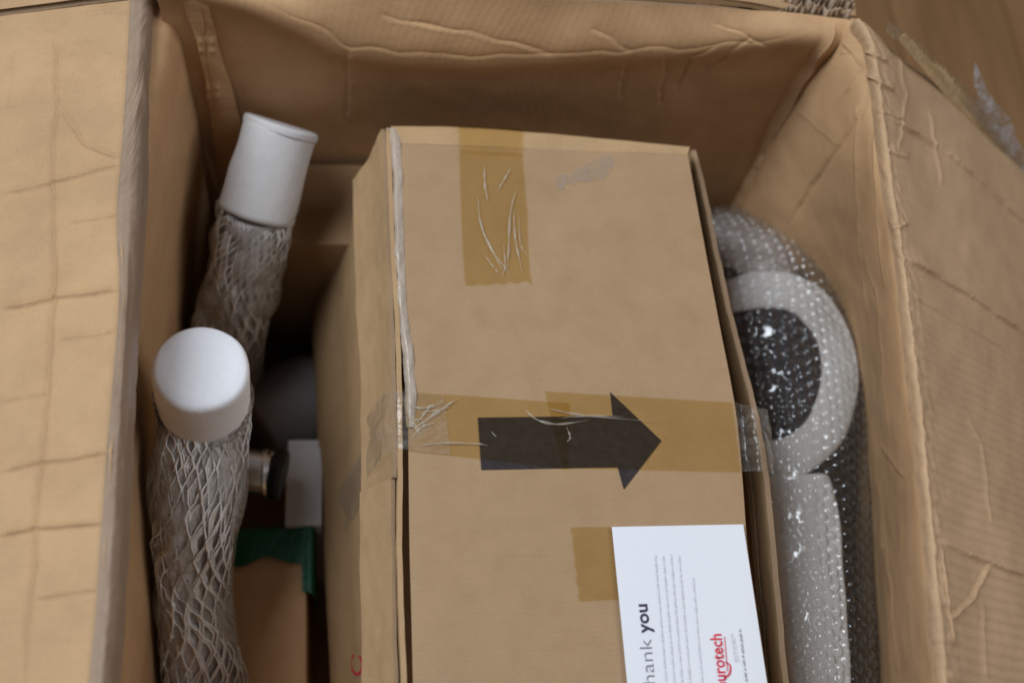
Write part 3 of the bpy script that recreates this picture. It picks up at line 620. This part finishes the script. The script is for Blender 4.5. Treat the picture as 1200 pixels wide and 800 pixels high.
# ------------------------------------------------------------------ bits deep on the left
fr = thing('foam_roll', 'dull pale foam roll lying deep in shadow behind the front wrapped tube', 'foam roll')
tube('roll', [P(305, 505, .16), P(345, 480, .16), P(385, 455, .16)], [.05, .052, .05], plain('shaded_pale_foam', (.20, .185, .185), .8, 0, .2), fr, 20, 40, bev=.01, bump=.001)  # pale foam, its shade is put into the grey colour
wb = thing('white_box', 'small white box standing between the chrome fitting and the arrow box', 'box')
a, b, c, d = P(336, 512, .24), P(378, 510, .24), P(378, 615, .24), P(338, 615, .24)
rbox('body', [(a[0], c[1], .02), (b[0], c[1], .02), (b[0], a[1]-.012, .02), (a[0], a[1]-.012, .02), (a[0], c[1], .24), (b[0], c[1], .24), (b[0], a[1]-.012, .24), (a[0], a[1]-.012, .24)], m_whitebox, wb, .0015, 2)
rbox('lid_tab', box8(a[0]+.001, b[0]-.001, a[1]-.0115, a[1], .17, .232), m_whitebox, wb, .001, 2)
cf = thing('chrome_fitting', 'chrome round fitting with a black rubber collar beside the front netted tube', 'metal fitting')
q0, q1, q2 = P(270, 550, .29), P(318, 554, .29), P(333, 557, .29)
tube('barrel', [q0, q1], [.021, .021], m_chrome, cf, 12, 40, bev=.002)
tube('ring', [q1-np.array([.008, 0, 0]), q1-np.array([.003, 0, 0])], [.0235, .0235], m_chrome, cf, 6, 40, bev=.0015)
tube('collar', [q1, q2], [.024, .025], m_black, cf, 10, 40, bev=.004)
sb = thing('small_box', 'worn small brown cardboard box with green tape along its back edge', 'box')
s0, s1 = P(268, 632, .23), P(362, 638, .23)
rbox('body', box8(s0[0]-.01, s1[0], -.05, s0[1]+.004, .01, .23), cardboard('small_box_kraft', (.60, .37, .20), .005, .3, wr=.5), sb, .004, 2, cuts=10, bump=.0018, seed=5)
yb = s0[1]+.008
gx = [s0[0]-.008+(s1[0]-s0[0]+.012)*f for f in (0, .25, .5, .75, 1)]
sheet('green_tape', [[[x, yb-.032-.005*math.sin(i*2.2), 0.2345] for i, x in enumerate(gx)], [[x, yb-.006, 0.2355] for x in gx], [[x, yb+.003, 0.2300] for x in gx], [[x, yb+.004, 0.2000] for x in gx], [[x, yb+.004, 0.1500] for x in gx]], 50, 60, m_green, sb, .0003, False, rough=.0009, rs=20, seed=71)
xr = s1[0]+.0045
sheet('green_tape', [[[xr-.011, yb+.002, 0.2355], [xr-.011, yb-.03, 0.2355], [xr-.010, yb-.062, 0.2355]], [[xr, yb+.002, 0.2345], [xr+.001, yb-.03, 0.2335], [xr+.001, yb-.066, 0.2335]], [[xr+.002, yb+.002, 0.2000], [xr+.002, yb-.03, 0.1900], [xr+.002, yb-.075, 0.1950]]], 30, 50, m_green, sb, .0003, True, rough=.0009, rs=20, seed=72)
gs = thing('green_wrap_scrap', 'dark green plastic scrap squeezed between the front netted tube and the left wall', 'plastic scrap')
sheet('film', [[P(176, 540, .36), P(184, 570, .35), P(186, 620, .33), P(190, 660, .30)], [P(196, 545, .345), P(205, 575, .335), P(208, 620, .315), P(208, 660, .29)], [P(210, 560, .31), P(220, 590, .30), P(225, 630, .28), P(225, 660, .26)]], 30, 60, m_green, gs, .0004, False, rough=.002, rs=26, seed=73)

# ------------------------------------------------------------------ bubble wrapped frame on the right
bf = thing('bubble_wrapped_frame', 'pale looped frame with a flat leg, wrapped in bubble wrap against the right wall', 'wrapped frame')
DZ = .055
rowsW = [[(800, 262, .22), (835, 246, .24), (870, 246, .245), (905, 262, .24), (940, 283, .22), (950, 290, .16)],
         [(810, 300, .25), (850, 275, .285), (900, 268, .295), (945, 290, .285), (980, 322, .25), (985, 340, .18)],
         [(825, 380, .27), (865, 340, .315), (925, 325, .33), (970, 340, .315), (1003, 372, .27), (1003, 400, .18)],
         [(835, 450, .28), (880, 430, .32), (935, 420, .335), (985, 425, .32), (1017, 440, .28), (1015, 460, .18)],
         [(850, 530, .28), (892, 510, .32), (945, 505, .335), (992, 508, .32), (1021, 515, .28), (1018, 535, .18)],
         [(865, 620, .28), (905, 610, .315), (950, 605, .33), (996, 605, .315), (1023, 610, .27), (1020, 630, .17)],
         [(880, 720, .28), (915, 710, .315), (957, 705, .33), (1000, 705, .315), (1025, 710, .27), (1022, 730, .17)],
         [(893, 830, .28), (928, 820, .315), (965, 815, .33), (1004, 815, .315), (1028, 820, .27), (1025, 840, .17)],
         [(905, 960, .27), (940, 950, .305), (975, 945, .32), (1010, 945, .305), (1032, 950, .26), (1030, 970, .16)]]
CW = np.array([[P(a, b, c+DZ) for a, b, c in r] for r in rowsW])
def recess_drop(u, v, G): return -.020+.0012*wob(u, v, 18, 3)
sheet('dark_recess', CW, 120, 70, m_recess, bf, 0, False, rough=.0008, rs=10, seed=81, disp=recess_drop)  # dark sheet added under the film to stand for the shaded recess
sheet('inner_film', CW[:3], 60, 70, m_under, bf, 0, False, rough=.002, rs=12, seed=82, disp=lambda u, v, G: -.007-.016*np.clip((proj(G)[..., 1]-268)/55, 0, 1)+.001*wob(u, v, 30, 4))
GW = cr(CW, 160); GW = np.swapaxes(cr(np.swapaxes(GW, 0, 1), 80), 0, 1); PW = proj(GW)
def on(px, py, dz=0):
    m_ = np.argmin((PW[:, :70, 0]-px)**2+(PW[:, :70, 1]-py)**2); i, j = np.unravel_index(m_, PW[:, :70, 0].shape); return P(px, py, GW[i, j][2]+dz)
fl = .34
lp = [(838, 352), (868, 345), (910, 339), (950, 356), (976, 398), (983, 448), (970, 498), (938, 530), (900, 540), (870, 536)]
tube('frame_loop', [on(a, b, -.0100-.009*max(0, min(1, (a-930)/50))) for a, b in lp], [.019]*3+[.0195]*5+[.019]*2, m_frame, bf, 110, 28, flat=.24, flatdir=(-.1, -.15, 1), bev=.003, bump=.0008)
tube('frame_leg', [on(a, b, -.0095) for a, b in ((930, 557), (936, 600), (944, 660), (953, 730), (960, 800), (967, 880), (972, 940))], [.032, .036, .034, .030, .027, .025, .024], m_frame, bf, 80, 28, flat=.16, flatdir=(-.1, -.15, 1), bev=.004, bump=.0008, seed=9)
tube('frame_strut', [on(a, b, -.016) for a, b in ((925, 385), (912, 420), (898, 470), (890, 520))], [.008, .009, .011, .012], m_recess, bf, 40, 20, flat=.7, flatdir=(-.1, -.15, 1), bev=.002)
def bubbles(U, V, G):
    p = .0116; r = .0052
    Vr = V/(p*.866); row = np.round(Vr); best = np.full(U.shape, 9.)
    for dr in (-1, 0, 1):
        rr_ = row+dr; off = (np.mod(rr_, 2))*.5; uu = U/p-off; cu = np.round(uu)
        for dc in (0,):
            jx = (np.sin(cu*12.9+rr_*78.2)*43.7) % 1; jr = .80+.26*((np.sin(cu*3.1+rr_*17.7)*91.3) % 1)-.5*(((np.sin(cu*7.7+rr_*5.3)*57.1) % 1) < .10)
            d = np.hypot((uu-cu)*p+(jx-.5)*.0036, (Vr-rr_)*p*.866)/jr; best = np.minimum(best, d)
    dome = np.where(best < r, np.sqrt(np.clip(1-(best/r)**2, 0, 1)), 0)**.8*.0042
    return dome+.0015*wob(U, V, 9, 77)+.0006*wob(U, V, 40, 78)
m_bub = film('bubble_film', (.97, .965, .96), .05, (.75, .74, .74), .14, 60, .0001, 1.0, (1, 1, 1), .0, 1.5, .34)
bw_ = sheet('bubble_wrap', CW, 620, 250, m_bub, bf, 0, False, rough=.0, disp=bubbles)
